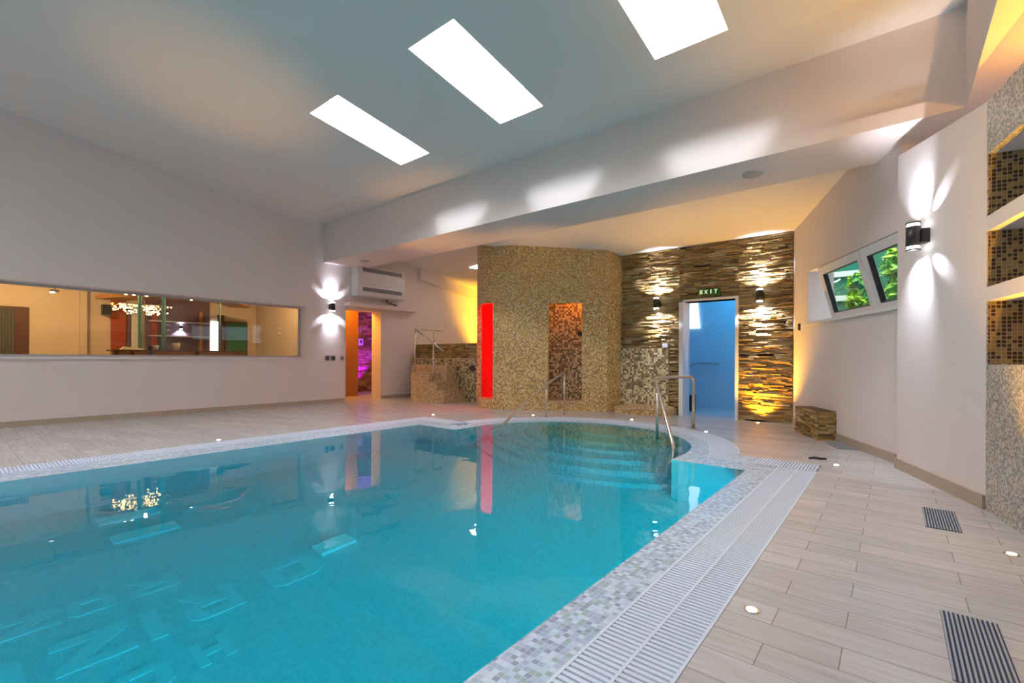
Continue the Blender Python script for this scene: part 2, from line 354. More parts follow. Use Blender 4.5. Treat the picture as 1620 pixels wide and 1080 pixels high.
# skylight behind the tower
bm = BM(); hexa(bm, [(x, y, roof(x, y)-.012) for x, y in ((-8.55, 8.72), (-7.9, 8.6), (-7.9, 8.95), (-8.35, 8.95))]+[(x, y, roof(x, y)-.002) for x, y in ((-8.55, 8.72), (-7.9, 8.6), (-7.9, 8.95), (-8.35, 8.95))])
struct('window_12', bm, 'skypane')

# beam across the hall, with its lip
bm = BM(); box(bm, XL-.1, XR, Y0+.035, YB, ZB+.002, ZBT+.25); box(bm, XL-.1, 0.475, Y0, Y0+.06, ZB, ZB+.135)
struct('beam', bm, 'plaster')
# bulkhead along the right-hand wall
bm = BM(); box(bm, 0.475, XR, YN, Y0+.04, ZB, 5.8); struct('bulkhead_beam', bm, 'plaster')

# ---------------------------------------------------------------- walls
def topL(x, y): return roof(XL+.01, y)+.05
WT = 0.36
bm = BM(); us = uniq([YN, -2.0, 5.11, 6.06, 7.07, 11.8, YC, Y0, YB, YB+.002, 7.6, 8.7]); vl = [0, 1.04, 2.165, 2.225, 6.5]
sol = lambda u, v: not (-2.0 < u < 5.11 and 1.04 < v < 2.165) and not (6.06 < u < 7.07 and v < 2.225)
slab(bm, us, vl, sol, lambda u, v, w_: (XL-WT*w_, u, min(v, topL(0, u))))
struct('wall_left', bm, 'plaster')
bm = BM(); box(bm, XL, XL+.12, 8.24, 11.7, 2.7, 3.8)
struct('trim_1', bm, 'plaster')
for v in bpy.data.objects['trim_1'].data.vertices:
    top_z = roof(-10, max(v.co.y, 7)); v.co.z = top_z+.02 if v.co.z > 3 else top_z-.32
bm = BM(); box(bm, XL-.4, -3.9, 11.5, 11.7, 0, 3.6); struct('wall_back', bm, 'plaster')
bm = BM(); box(bm, XL-.4, XR+.2, YN-.2, YN, 0, 6.2); struct('wall_front', bm, 'plaster')
bm = BM(); box(bm, XR, XR+.2, YN, 6.5, 0, 5.8); struct('wall_far_right', bm, 'plaster')
# stone wall core with the doorway to the blue room
DX0, DX1, DZ = -3.02, -2.09, 2.10
bm = BM(); slab(bm, [-7.3, DX0, DX1, -1.25], [0, DZ, 3.2], lambda u, v: not (DX0 < u < DX1 and v < DZ), lambda u, v, w_: (u, YS+.03+.30*w_, v))
struct('wall_stone', bm, 'plaster')
bm = BM()
box(bm, DX0-.055, DX0+.02, YS-.02, YS+.34, 0, DZ+.03); box(bm, DX1-.02, DX1+.03, YS-.015, YS+.34, 0, DZ+.03); box(bm, DX0-.055, DX1+.03, YS-.02, YS+.34, DZ, DZ+.035)
struct('door_1', bm, 'white')

def ledger(name, o, U, W, width, height, skip=lambda u0, u1, z: False, rowh=(0.014, 0.034), ln=(0.07, 0.32), prot=(0.0, 0.042), parent=None, top=None):
    """stacked split stones on a wall; U along, W out of the wall"""
    bm = BM(); lay = bm.faces.layers.float.new('tint'); z = 0.0; tints = []
    while z < height-0.005:
        h = min(random.uniform(*rowh), height-z); u = -random.uniform(0, ln[0])
        while u < width-0.005:
            l = random.uniform(*ln); a, b_ = max(0, u), min(width, u+l)
            if height-z-h < .012: h = height-z
            if b_-a > 0.01 and not skip(a, b_, z+h/2):
                d = random.uniform(*prot); t = random.random()
                d2 = [d+random.uniform(-.007, .007) for _ in range(4)]
                O, UU, WW = Vector(o), Vector(U), Vector(W)
                p = lambda uu, zz, ww: O+UU*uu+Vector((0, 0, zz))+WW*max(ww, .002)
                g_ = .0015
                for f in hexa(bm, [p(a+g_, z+g_, 0), p(b_-g_, z+g_, 0), p(b_-g_, z+g_, d2[0]), p(a+g_, z+g_, d2[1]), p(a+g_, z+h-g_, 0), p(b_-g_, z+h-g_, 0), p(b_-g_, z+h-g_, d2[2]), p(a+g_, z+h-g_, d2[3])]): f[lay] = t
            u += l
        z += h
    bmesh.ops.recalc_face_normals(bm, faces=bm.faces)
    if parent: bmesh.ops.translate(bm, verts=bm.verts, vec=-wloc(parent))
    me = bpy.data.meshes.new(name); bm.to_mesh(me); bm.free(); me.materials.append(M['stone'])
    ob = bpy.data.objects.new(name, me); C.objects.link(ob)
    if parent: ob.parent = parent
    return ob
W_ST = (-1.25+4.24)
# stones are cut at the door edges
o1 = ledger('wall_cladding', (-3.27, YS+.03, 0), (1, 0, 0), (0, -1, 0), DX0-.05+3.27, 1.245); o1['kind'] = 'structure'
o1 = ledger('wall_cladding', (-4.24, YS+.03, 1.245), (1, 0, 0), (0, -1, 0), DX0-.05+4.24, 1.885); o1['kind'] = 'structure'
o2 = ledger('wall_cladding', (DX0-.05, YS+.03, DZ+.03), (1, 0, 0), (0, -1, 0), DX1+.03-DX0+.05, 1.0); o2['kind'] = 'structure'
o3 = ledger('wall_cladding', (DX1+.03, YS+.03, 0), (1, 0, 0), (0, -1, 0), -1.25-DX1-.03, 3.13); o3['kind'] = 'structure'
# mosaic panel low on the stone wall and its kerb
bm = BM(); box(bm, -4.3, -3.27, YS-.015, YS+.03, 0.12, 1.245); struct('wall_mosaic_panel', bm, 'darkmosaic')

# right-hand window wall
S = Vector((-1.25, 8.70, 0)); A_ = Vector((.04, 6.08, 0)); dU = (A_-S).normalized(); dW = Vector((-dU.y, dU.x, 0))   # outwards
LW = 3.22; u0w, u1w, z0w, z1w = .60, 3.12, 1.585, 2.345
f_w = lambda u, v, w_: tuple(S+dU*u+dW*(.34*w_)+Vector((0, 0, min(v, roof(*(S+dU*u).xy)+.03 if u < 2.94 else 2.6))))
bm = BM(); slab(bm, uniq([0, u0w, u1w, LW, 1.2, 1.9, 2.4, 2.46, 2.935, 2.945]), [0, z0w, z1w, 6], lambda u, v: not (u0w < u < u1w and z0w < v < z1w), f_w)
struct('wall_right', bm, 'plaster')
bm = BM(); obox(bm, S, dU, dW, (0, 0, 1), u0w-.03, u1w, -.035, .34, z0w-.03, z0w+.006); struct('trim_2', bm, 'white')
def sash(n, ua, ub):
    """inward-tilted window unit: hinged low and deep in the recess, leaning in at the top"""
    th = math.radians(15); base = S + dW*.20 + Vector((0, 0, z0w+.01))
    V = Vector((-dW.x*math.sin(th), -dW.y*math.sin(th), math.cos(th))); Wn = dU.cross(V)
    if Wn.dot(dW) < 0: Wn = -Wn
    hh = (z1w-z0w-.02)/math.cos(th)
    bm = BM()
    for (a, b_, c, d) in ((ua, ub, 0, .10), (ua, ub, hh-.105, hh), (ua, ua+.10, .10, hh-.105), (ub-.10, ub, .10, hh-.105)): obox(bm, base, dU, V, Wn, a, b_, c, d, 0, .07)
    fr_ = struct('window_%d' % n, bm, 'white')
    bm = BM(); obox(bm, base, dU, V, Wn, ua+.09, ub-.09, .09, hh-.095, .03, .038); obj('window_pane', bm, 'glass', fr_)
    bm = BM(); g0 = .012
    for (a, b_, c, d) in ((ua+.10, ub-.10, .10, .10+g0), (ua+.10, ub-.10, hh-.105-g0, hh-.105), (ua+.10, ua+.10+g0, .10, hh-.105), (ub-.10-g0, ub-.10, .10, hh-.105)): obox(bm, base, dU, V, Wn, a, b_, c, d, .004, .06)
    obj('window_gasket', bm, 'black', fr_)
sash(2, .93, 2.10); sash(3, 2.12, 3.11)

bm = BM(); box(bm, .0, XR, 6.32, 6.49, 2.55, ZB); struct('wall_end', bm, 'plaster')
# column wall with the sconce, then the mosaic curve with its niches
CP = [(.08, 6.08), (.03, 5.87), (.505, 4.64)]
f_c, cum = path_fn(CP, .25, 1)
bm = BM(); slab(bm, uniq(cum+[cum[1]+.5, cum[1]+1.0]), [0, 9], lambda u, v: True, lambda u, v, w_: (lambda p: (p[0], p[1], 0 if v == 0 else 3.02-(3.02-2.86)*max(0, (u-cum[1]))/(cum[2]-cum[1])))(f_c(u, v, w_)))
struct('wall_column', bm, 'plaster')
NP = smooth([(.505, 4.64), (.56, 4.36), (.613, 4.12), (.665, 3.8), (.76, 3.4), (.98, 3.0), (1.4, 2.75), (2.2, 2.65), (XR, 2.6)], 2)
f_n, cn = path_fn(NP, .05, 1)
f_nb, _ = path_fn(NP, .36, 1)
UN = 2.6; bands = [(1.02, 1.46), (1.56, 1.95), (2.055, 2.487)]
inn = lambda u, v: .012 < u < UN and any(a < v < b_ for a, b_ in bands)
bm = BM(); slab(bm, uniq(cn+[.012, UN]), [0, 1.02, 1.46, 1.56, 1.95, 2.055, 2.487, 2.855], lambda u, v: not inn(u, v) and not (u < UN and 1.46 < v < 2.055), f_n)
struct('wall_mosaic_curve', bm, 'greymosaic')
for z0, z1 in ((1.46, 1.56), (1.95, 2.055)):
    bm = BM(); slab(bm, uniq([c for c in cn if c <= UN]+[0.002, UN]), [z0, z1], lambda u, v: True, lambda u, v, w_: f_nb(u, v, w_)); 
    tag(obj('niche_shelf', bm, 'plaster'), 'curved white shelf band between the %s niches of the mosaic wall' % ('lower and middle' if z0 < 1.5 else 'middle and upper'), 'shelf', 'white bands between the wall niches')
for z0, z1 in ((1.0, 1.02), (2.487, 2.51)):
    bm = BM(); slab(bm, uniq([c for c in cn if c <= UN]+[0.002, UN]), [z0-.001, z1], lambda u, v: True, lambda u, v, w_: f_nb(u, v, .14+.86*w_)); struct('trim_5', bm, 'plaster')
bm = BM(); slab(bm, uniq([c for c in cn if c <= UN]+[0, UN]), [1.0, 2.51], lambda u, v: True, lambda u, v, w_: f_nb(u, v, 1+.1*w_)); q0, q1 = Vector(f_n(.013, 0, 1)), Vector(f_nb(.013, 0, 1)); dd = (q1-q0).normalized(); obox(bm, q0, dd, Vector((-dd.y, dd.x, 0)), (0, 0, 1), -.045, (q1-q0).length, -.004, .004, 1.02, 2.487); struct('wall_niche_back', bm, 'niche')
bm = BM(); slab(bm, uniq(cn), [2.84, 2.86], lambda u, v: True, lambda u, v, w_: f_nb(u, v, .1+3*w_)); struct('trim_6', bm, 'plaster')
for x, y, e in ((.95, 4.5, 9), (1.05, 3.9, 8)):
    light('cove_lamp', 'POINT', (x, y, 2.93), e, (1, .42, .03), shadow_soft_size=.03)

# skirtings
bm = BM(); box(bm, XL, XL+.015, YN, 6.04, 0, .085); box(bm, XL, XL+.015, 7.09, 11.5, 0, .085); struct('baseboard_left', bm, 'skirt')
bm = BM(); obox(bm, S, dU, dW, (0, 0, 1), .02, 2.9, -.016, 0, 0, .10); struct('baseboard_right', bm, 'skirt')
f_s, cs = path_fn(CP, .018, -1)
bm = BM(); slab(bm, [cs[1], cs[2]], [0, .10], lambda u, v: True, f_s); struct('baseboard_column', bm, 'skirt')

# ---------------------------------------------------------------- pool outlines
CX, CYc = -3.40, 5.22
def arc(R, a0, a1, n=40): return [(CX+R*math.cos(math.radians(a0+(a1-a0)*i/n)), CYc+R*math.sin(math.radians(a0+(a1-a0)*i/n))) for i in range(n+1)]
YE = -5.2
Wp = [(-1.085, YE), (-1.085, 4.86), (-1.80, 4.86)] + arc(1.6, 0, 180) + [(-5.0, 4.80), (-5.80, 4.80), (-5.80, YE)]
Gi = [(-.866, YE-.22), (-.866, 5.17), (-1.56, 5.17)] + arc(1.80, 2, 178) + [(-5.24, 5.08), (-6.13, 5.08), (-6.13, YE-.22)]
a0 = math.degrees(math.asin((5.516-CYc)/2.12))
Go = [(-.544, YE-.54), (-.544, 5.516), (-1.15, 5.516)] + arc(2.12, a0, 180-a0+1.5) + [(-5.53, 5.42), (-6.44, 5.42), (-6.44, YE-.54)]
# deck, rooms' floors
bm = BM(); poly(bm, [(-16.6, YN-.2), (XR+.2, YN-.2), (XR+.2, 6.5), (-.8, 9.2), (-.8, 14.2), (-16.6, 14.2)], [Go], -.12, 0)
struct('floor', bm, 'floor')
# mosaic lip at the water line
bm = BM(); n = len(Wp)
for i in range(n):
    j = (i+1) % n; a, b_, c, d = Wp[i], Wp[j], Gi[j], Gi[i]
    face(bm, [(*a, -.010), (*b_, -.010), (*c, -.003), (*d, -.003)])
    face(bm, [(*d, -.003), (*c, -.003), (*c, -.16), (*d, -.16)])
struct('pool_lip', bm, 'edgemosaic')
# channel below the gratings
bm = BM()
for i in range(n):
    j = (i+1) % n; a, b_, c, d = Gi[i], Gi[j], Go[j], Go[i]
    face(bm, [(*a, -.075), (*b_, -.075), (*c, -.075), (*d, -.075)])
struct('pool_channel', bm, 'channel')
# basin walls and floor
ZP = -1.35
bm = BM()
acc = 0
for i in range(n):
    j = (i+1) % n; a, b_ = Wp[i], Wp[j]; L_ = math.hypot(b_[0]-a[0], b_[1]-a[1])
    face(bm, [(*a, ZP), (*b_, ZP), (*b_, -.010), (*a, -.010)], [(acc, ZP), (acc+L_, ZP), (acc+L_, 0), (acc, 0)]); acc += L_
poly(bm, Wp, [], None, ZP)
struct('pool_basin', bm, 'basin')
# rounded entry steps
def clip_apse(R, n_=64):
    """disc of radius R about the head of the steps, cut to the apse"""
    out_ = []
    for i in range(n_):
        t = 2*PI*i/n_; x, y = -3.35+R*math.cos(t), 7.1+R*math.sin(t)
        dx, dy = x-CX, y-CYc
        if y > CYc:
            d = math.hypot(dx, dy)
            if d > 1.595: x, y = CX+dx*1.595/d, CYc+dy*1.595/d
        else: x = max(CX-1.595, min(CX+1.595, x))
        out_.append((x, y))
    res = []
    for p in out_:
        if not res or math.hypot(p[0]-res[-1][0], p[1]-res[-1][1]) > .004: res.append(p)
    return res
for k, R in enumerate((1.08, 1.42, 1.70, 1.98, 2.25, 2.48)):
    bm = BM(); poly(bm, clip_apse(R), [], ZP, -.20*(k+1)-.02); struct('pool_step', bm, 'step_edge' if k < 2 else 'basin')
# water
bm = BM(); ZW = -.014
wout = Wp
poly(bm, wout, [], None, ZW)
o = struct('water', bm, 'water', fix=False)

# lettering and bars on the pool floor
GL = {'O': [[(0, .15), (.18, 0), (.82, 0), (1, .15), (1, .85), (.82, 1), (.18, 1), (0, .85)], [(.28, .25), (.72, .25), (.72, .75), (.28, .75)]],
      'R': [[(0, 0), (.27, 0), (.27, .36), (.45, .36), (.72, 0), (1, 0), (.74, .40), (1, .52), (1, .85), (.85, 1), (0, 1)], [(.27, .58), (.72, .58), (.72, .78), (.27, .78)]],
      'I': [[(0, 0), (1, 0), (1, 1), (0, 1)]],
      'Z': [[(0, 0), (1, 0), (1, .22), (.38, .22), (1, .80), (1, 1), (0, 1), (0, .78), (.62, .78), (0, .22)]],
      'N': [[(0, 0), (.25, 0), (.25, .6), (.75, 0), (1, 0), (1, 1), (.75, 1), (.75, .4), (.25, 1), (0, 1)]],
      'T': [[(.37, 0), (.63, 0), (.63, .78), (1, .78), (1, 1), (0, 1), (0, .78), (.37, .78)]],
      'H': [[(0, 0), (.27, 0), (.27, .4), (.73, .4), (.73, 0), (1, 0), (1, 1), (.73, 1), (.73, .62), (.27, .62), (.27, 1), (0, 1)]]}
def letters(chars, x0, hgt, starts, widths, what, group):
    for ch, ys, wd in zip(chars, starts, widths):
        g_ = GL[ch]; tr_ = lambda p: (x0+p[1]*hgt, ys-p[0]*wd)
        bm = BM(); poly(bm, [tr_(p) for p in g_[0]], [[tr_(p) for p in h] for h in g_[1:]], ZP-.01, ZP+.012)
        tag(obj('floor_letter', bm, 'letter', loc=(x0, ys, ZP)), 'raised pale letter %s in the %s on the pool floor' % (ch, what), 'letter', group)
letters('ORIZ', -3.64, .31, [1.86, 1.30, .87, .72], [.38, .31, .09, .34], 'large word', 'large letters on the pool floor')
letters('O', -3.64, .31, [.28], [.38], 'large word at the picture edge', 'large letters on the pool floor')
letters('ROZ', -4.03, .19, [1.07, .73, .46], [.26, .23, .25], 'small word', 'small letters on the pool floor')
letters('HO', -3.14, .21, [1.09, .80], [.18, .24], 'short word nearest the grating', 'short word letters on the pool floor')
for k, (x0, x1, y0, y1, l) in enumerate(((-5.37, -5.22, .86, 1.29, 'light blue bar on the pool floor, the one nearer the left wall'), (-4.90, -4.75, .87, 1.31, 'light blue bar on the pool floor, second from the left wall'), (-3.67, -3.50, 1.92, 2.22, 'pale blue slab on the pool floor beside the large letter O'))):
    bm = BM(); box(bm, x0, x1, y0, y1, ZP-.01, ZP+.05); tag(obj('floor_bar', bm, 'bar', loc=(x0, y0, ZP)), l, 'tile', 'light bars on the pool floor')

# ---------------------------------------------------------------- overflow gratings
def grate_straight(label, x0, x1, y0, y1, along):
    bm = BM(); p = .0275; zt, zb_ = .002, -.03
    if along == 'y':
        y = y0+.004
        while y < y1-.018: box(bm, x0+.012, x1-.012, y, y+.017, zb_, zt); y += p
        for x in (x0, (x0+x1)/2-.006, x1-.012): box(bm, x, x+.012, y0, y1, zb_-.02, zt+.001)
    else:
        x = x0+.004
        while x < x1-.018: box(bm, x, x+.017, y0+.012, y1-.012, zb_, zt); x += p
        for y in (y0, (y0+y1)/2-.006, y1-.012): box(bm, x0, x1, y, y+.012, zb_-.02, zt+.001)
    return tag(obj('overflow_grating', bm, 'grate', weld=False, fix=False), label, 'grating', 'white overflow gratings round the pool')
grate_straight('long white slatted overflow grating along the right edge of the pool', -.866, -.544, YE-.2, 5.17, 'y')
grate_straight('white overflow grating strip across the far right corner of the pool', -1.60, -.55, 5.175, 5.51, 'x')
grate_straight('white overflow grating along the left edge of the pool', -6.44, -6.13, YE-.2, 5.08, 'y')
grate_straight('short white overflow grating at the far left corner of the pool', -6.43, -5.42, 5.085, 5.42, 'x')
bm = BM(); R0, R1 = 1.80, 2.12; nn_ = 235
for i in range(nn_):
    t = math.radians(9.2+(164.8)*i/nn_); dt = .0155/2.0
    pr = [(R, tt) for R, tt in ((R0+.012, t), (R1-.012, t), (R1-.012, t+dt), (R0+.012, t+dt))]
    q = [(CX+R*math.cos(tt), CYc+R*math.sin(tt)) for R, tt in pr]; hexa(bm, [(*c, -.03) for c in q]+[(*c, .002) for c in q])
for R in (R0, (R0+R1)/2-.006, R1-.012):
    for i in range(60):
        t0, t1 = (math.radians(9.2+164.8*k/60) for k in (i, i+1))
        q = [(CX+r_*math.cos(t), CYc+r_*math.sin(t)) for r_, t in ((R, t0), (R+.012, t0), (R+.012, t1), (R, t1))]; hexa(bm, [(*c, -.05) for c in q]+[(*c, .003) for c in q])
tag(obj('overflow_grating', bm, 'grate', weld=False, fix=False), 'curved white overflow grating round the entry steps', 'grating', 'white overflow gratings round the pool')

# ---------------------------------------------------------------- mosaic shower tower
TP = smooth([(-6.2, 9.6), (-6.9, 9.2), (-7.32, 8.5), (-7.34, 7.85), (-7.12, 7.45), (-6.72, 7.22), (-6.3, 7.24), (-5.95, 7.36)], 3) + [(-5.35, 7.71), (-4.78, 8.05), (-4.36, 8.30), (-4.24, 8.69)]
f_t, ct = path_fn(TP, .10, -1 if False else 1, top=lambda x, y: roof(x, y)+.01)
def u_at(px, py):
    best = None
    for i, (a, b_) in enumerate(zip(TP, TP[1:])):
        A2, B2 = Vector(a), Vector(b_); d = B2-A2; t = max(0, min(1, (Vector((px, py))-A2).dot(d)/d.dot(d))); q = A2+d*t; e = (q-Vector((px, py))).length
        if best is None or e < best[0]: best = (e, ct[i]+t*d.length)
    return best[1]
uo0, uo1 = u_at(-5.353, 7.712), u_at(-4.781, 8.05)
ur0, ur1 = u_at(-7.08, 7.42), u_at(-6.42, 7.225)
tw = thing('shower_tower', 'tall curved shower tower clad in gold and brown mosaic', 'tower', (-5.8, 8.1, 0))
us = uniq(ct+[uo0, uo1, ur0, ur1])
bm = BM(); slab(bm, us, [0, .17, .20, 2.15, 2.19, 4.5], lambda u, v: not (uo0 < u < uo1 and .17 < v < 2.15) and not (ur0 < u < ur1 and .17 < v < 2.19), f_t)
obj('mosaic_shell', bm, 'tower', tw)
for nm, a, b_, zt, mt, lab, mi in (('red_alcove', ur0, ur1, 2.19, 'redpane', 'bright red lit alcove', 0), ('orange_alcove', uo0, uo1, 2.15, 'darkmosaic', 'orange lit mosaic alcove', 1)):
    pa, pb = Vector(f_t(a, 0, 0)), Vector(f_t(b_, 0, 0)); dd = (pb-pa).normalized(); nn2 = Vector((-dd.y, dd.x, 0))
    bm = BM(); L_ = (pb-pa).length; dp = .75
    obox(bm, pa, dd, nn2, (0, 0, 1), -.15, L_+.15, dp, dp+.04, .0, 2.75)
    obox(bm, pa, dd, nn2, (0, 0, 1), -.20, -.15, .12, dp, .0, 2.75); obox(bm, pa, dd, nn2, (0, 0, 1), L_+.15, L_+.20, .12, dp, .0, 2.75)
    obox(bm, pa, dd, nn2, (0, 0, 1), -.2, L_+.2, .12, dp+.04, 2.75, 2.8)
    al = obj(nm, bm, mt, tw); al['label'] = lab
    bm = BM(); obox(bm, pa, dd, nn2, (0, 0, 1), -.15, L_+.15, .10, dp, 0, .16); obj('alcove_floor', bm, 'stepmosaic', tw)
    bm = BM(); obox(bm, pa, dd, nn2, (0, 0, 1), -.02, L_+.02, -.012, .13, .165, .195); obj('door_sill', bm, 'stepmosaic', tw)
bm = BM(); pa = Vector(f_t(uo0+.46, 0, 0)); cyl(bm, pa+Vector((0, .36, 1.55)), pa+Vector((0, .30, 1.55)), .05); cyl(bm, pa+Vector((0, .33, 1.55)), pa+Vector((.0, .33, 1.62)), .014, 8); obj('shower_valve', bm, 'black', tw)
# bench kerb at the foot of the stone wall
bm = BM(); hexa(bm, [(-4.12, 8.16, 0), (-3.12, 8.36, 0), (-3.12, 8.655, 0), (-4.24, 8.655, 0), (-4.12, 8.16, .13), (-3.12, 8.36, .13), (-3.12, 8.655, .13), (-4.24, 8.655, .13)])
k_ = thing('foot_bench', 'low mosaic kerb along the foot of the stone wall left of the blue doorway', 'bench', (-3.6, 8.5, 0))
obj('bench_body', bm, 'tower', k_)
bm = BM(); box(bm, -4.12, -3.14, 8.56, 8.64, .131, .16); hexa(bm, [(-4.14, 8.13, .10), (-3.12, 8.335, .10), (-3.12, 8.37, .10), (-4.14, 8.17, .10), (-4.14, 8.13, .135), (-3.12, 8.335, .135), (-3.12, 8.37, .135), (-4.14, 8.17, .135)]); obj('bench_edge', bm, 'stepmosaic', k_)

# ---------------------------------------------------------------- plunge tub and its steps
tb = thing('plunge_tub', 'raised mosaic plunge tub with a stone band and round black porthole', 'tub', (-8.4, 8.4, 0))
bm = BM(); TB = [(-9.97, 7.98), (-8.46, 7.98), (-8.05, 7.97), (-7.5, 7.95), (-7.36, 8.0)]
f_b, cb = path_fn(TB, .18, 1); slab(bm, cb, [0, 1.02], lambda u, v: True, f_b); obj('tub_wall', bm, 'darkmosaic', tb)
bm = BM(); slab(bm, cb, [1.021, 1.04], lambda u, v: True, lambda u, v, w_: f_b(u, v, w_*1.05-.05)); obj('tub_rim', bm, 'stepmosaic', tb)
bm = BM(); box(bm, -9.95, -7.45, 8.2, 9.6, .70, .9); obj('tub_basin', bm, 'stepmosaic', tb)
bm = BM(); cyl(bm, (-7.68, 7.96, .80), (-7.68, 7.925, .80), .075, 28); ph = obj('porthole', bm, 'black', tb); ph['label'] = 'round black porthole'
st = ledger('stone_band', (-9.97, 8.12, 1.04), (1, 0, 0), (0, -1, 0), 2.58, .36, parent=tb, rowh=(.03, .05), prot=(0.005, .03))
bm = BM(); box(bm, -9.97, -7.39, 8.12, 8.2, 1.04, 1.405); obj('tub_back_wall', bm, 'plaster', tb)
s_ = thing('tub_steps', 'flight of mosaic steps climbing left beside the plunge tub', 'steps', (-8.5, 7.6, 0))
bm = BM()
for x0, x1, z in ((-8.155, -7.92, .28), (-8.43, -8.155, .48), (-9.09, -8.43, .675)): box(bm, x0, x1, 7.25, 7.95, 0, z)
box(bm, -9.5, -8.22, 7.62, 7.94, 0, .865)
obj('step_body', bm, 'stepmosaic', s_, weld=False)
bm = BM()
for x0, x1, z in ((-8.165, -7.905, .28), (-8.44, -8.15, .48), (-9.1, -8.42, .675)): box(bm, x0, x1, 7.235, 7.95, z, z+.012)
obj('step_tread', bm, 'edgemosaic' if False else 'stepmosaic', s_, weld=False)
r_ = thing('tub_handrail', 'thin steel handrail beside the plunge tub steps', 'handrail', (-8.7, 7.4, .67))
bm = BM(); tube(bm, [(-9.02, 7.32, 1.745), (-7.99, 7.32, 1.19)], .02, bend=.02); obj('sloping_rail', bm, 'steel', r_)
bm = BM(); tube(bm, [(-9.02, 7.33, 1.745), (-8.97, 8.15, 1.73)], .016, bend=.02); obj('top_rail', bm, 'steel', r_)
for x, z0, z1 in ((-9.02, .688, 1.73), (-8.36, .688, 1.38)):
    bm = BM(); cyl(bm, (x, 7.32, z0 if x < -8.4 else .49), (x, 7.32, z1), .016, 12); obj('post', bm, 'steel', r_)
bm = BM(); cyl(bm, (-8.36, 7.34, 1.38), (-8.36, 7.34, 1.66), .014, 10); obj('post', bm, 'steel', r_)

# ---------------------------------------------------------------- pool handrails
r_ = thing('pool_handrail', 'curved steel handrail rising out of the water in front of the orange alcove', 'handrail', (-4.72, 7.32, 0), 'handrails at the pool steps')
bm = BM(); tube(bm, [(-4.72, 7.34, .76), (-4.72, 7.28, .775), (-4.76, 6.8, .585), (-4.79, 6.2, .29), (-4.81, 5.7, 0.0), (-4.80, 5.35, -.22)], .021, bend=.18); obj('sloping_rail', bm, 'steel', r_)
bm = BM(); cyl(bm, (-4.72, 7.32, 0), (-4.72, 7.32, .765), .019, 14); obj('post', bm, 'steel', r_)
bm = BM(); cyl(bm, (-4.76, 6.8, .0), (-4.76, 6.8, .575), .016, 14); obj('post', bm, 'steel', r_)
r_ = thing('pool_handrail', 'bent steel handrail dipping into the water in front of the stone wall', 'handrail', (-2.30, 7.09, 0), 'handrails at the pool steps')
bm = BM(); tube(bm, [(-2.30, 7.09, .02), (-2.30, 7.09, .785), (-2.56, 6.26, .785), (-2.46, 6.12, .64), (-2.25, 5.85, .34), (-2.03, 5.55, .0), (-1.88, 5.1, -.28), (-1.9, 4.95, -.36)], .023, bend=.09); obj('bent_rail', bm, 'steel', r_)
bm = BM(); cyl(bm, (-2.49, 6.19, -.21), (-2.49, 6.19, .69), .019, 14); obj('post', bm, 'steel', r_)
bm = BM(); cyl(bm, (-2.30, 7.09, 0), (-2.30, 7.09, .012), .05, 20); obj('base_flange', bm, 'steel', r_)

# ---------------------------------------------------------------- planter, thermostat, plates, sign
pl = thing('stone_planter', 'low stone-clad box at the foot of the right-hand wall', 'planter', (-.85, 7.4, 0))
PA, PB, PC, PD = Vector((-1.09, 7.84, 0)), Vector((-.745, 7.20, 0)), Vector((-.565, 7.31, 0)), Vector((-.90, 7.95, 0))
bm = BM(); q = [PA, PB, PC, PD]; hexa(bm, [(p.x, p.y, 0) for p in q]+[(p.x, p.y, .375) for p in q]); obj('planter_body', bm, 'stonegap', pl)
for a, b_ in ((PA, PB), (PB, PC)):
    d = (b_-a).normalized(); ledger('stone_face', a, d, Vector((d.y, -d.x, 0)), (b_-a).length, .375, parent=pl, rowh=(.018, .034), ln=(.06, .22), prot=(.002, .02))
bm = BM(); obox(bm, S, dU, dW, (0, 0, 1), .26, .31, -.02, 0, 1.50, 1.60); tag(obj('wall_thermostat', bm, 'black'), 'small dark thermostat on the wall beside the stone cladding corner', 'thermostat')
bm = BM(); box(bm, -3.38, -3.28, YS-.035, YS-.01, 1.26, 1.34); tag(obj('wall_plate', bm, 'plastic'), 'small white plate on the stone wall left of the blue doorway', 'switch')
for y0, y1, l, m_ in ((5.56, 5.67, 'dark square light switch under the sconce, the left of the pair', 'vent'), (5.70, 5.81, 'dark square light switch under the sconce, the right of the pair', 'vent'), (5.93, 6.03, 'grey wall switch right beside the orange doorway', 'grey')):
    sw = thing('light_switch', l, 'switch', (XL, (y0+y1)/2, 1.03), 'switches beside the orange doorway')
    bm = BM(); box(bm, XL, XL+.012, y0, y1, .975, 1.085); obj('switch_plate', bm, m_, sw)
    bm = BM(); box(bm, XL+.012, XL+.018, y0+.03, y1-.03, 1.0, 1.06); obj('rocker', bm, 'black' if m_ == 'vent' else 'vent', sw)
es = thing('exit_sign', 'small green lit exit sign above the blue doorway', 'sign', (-2.53, YS-.04, 2.24))
bm = BM(); box(bm, -2.72, -2.35, YS-.06, YS-.01, 2.185, 2.295); obj('sign_box', bm, 'signgreen', es)
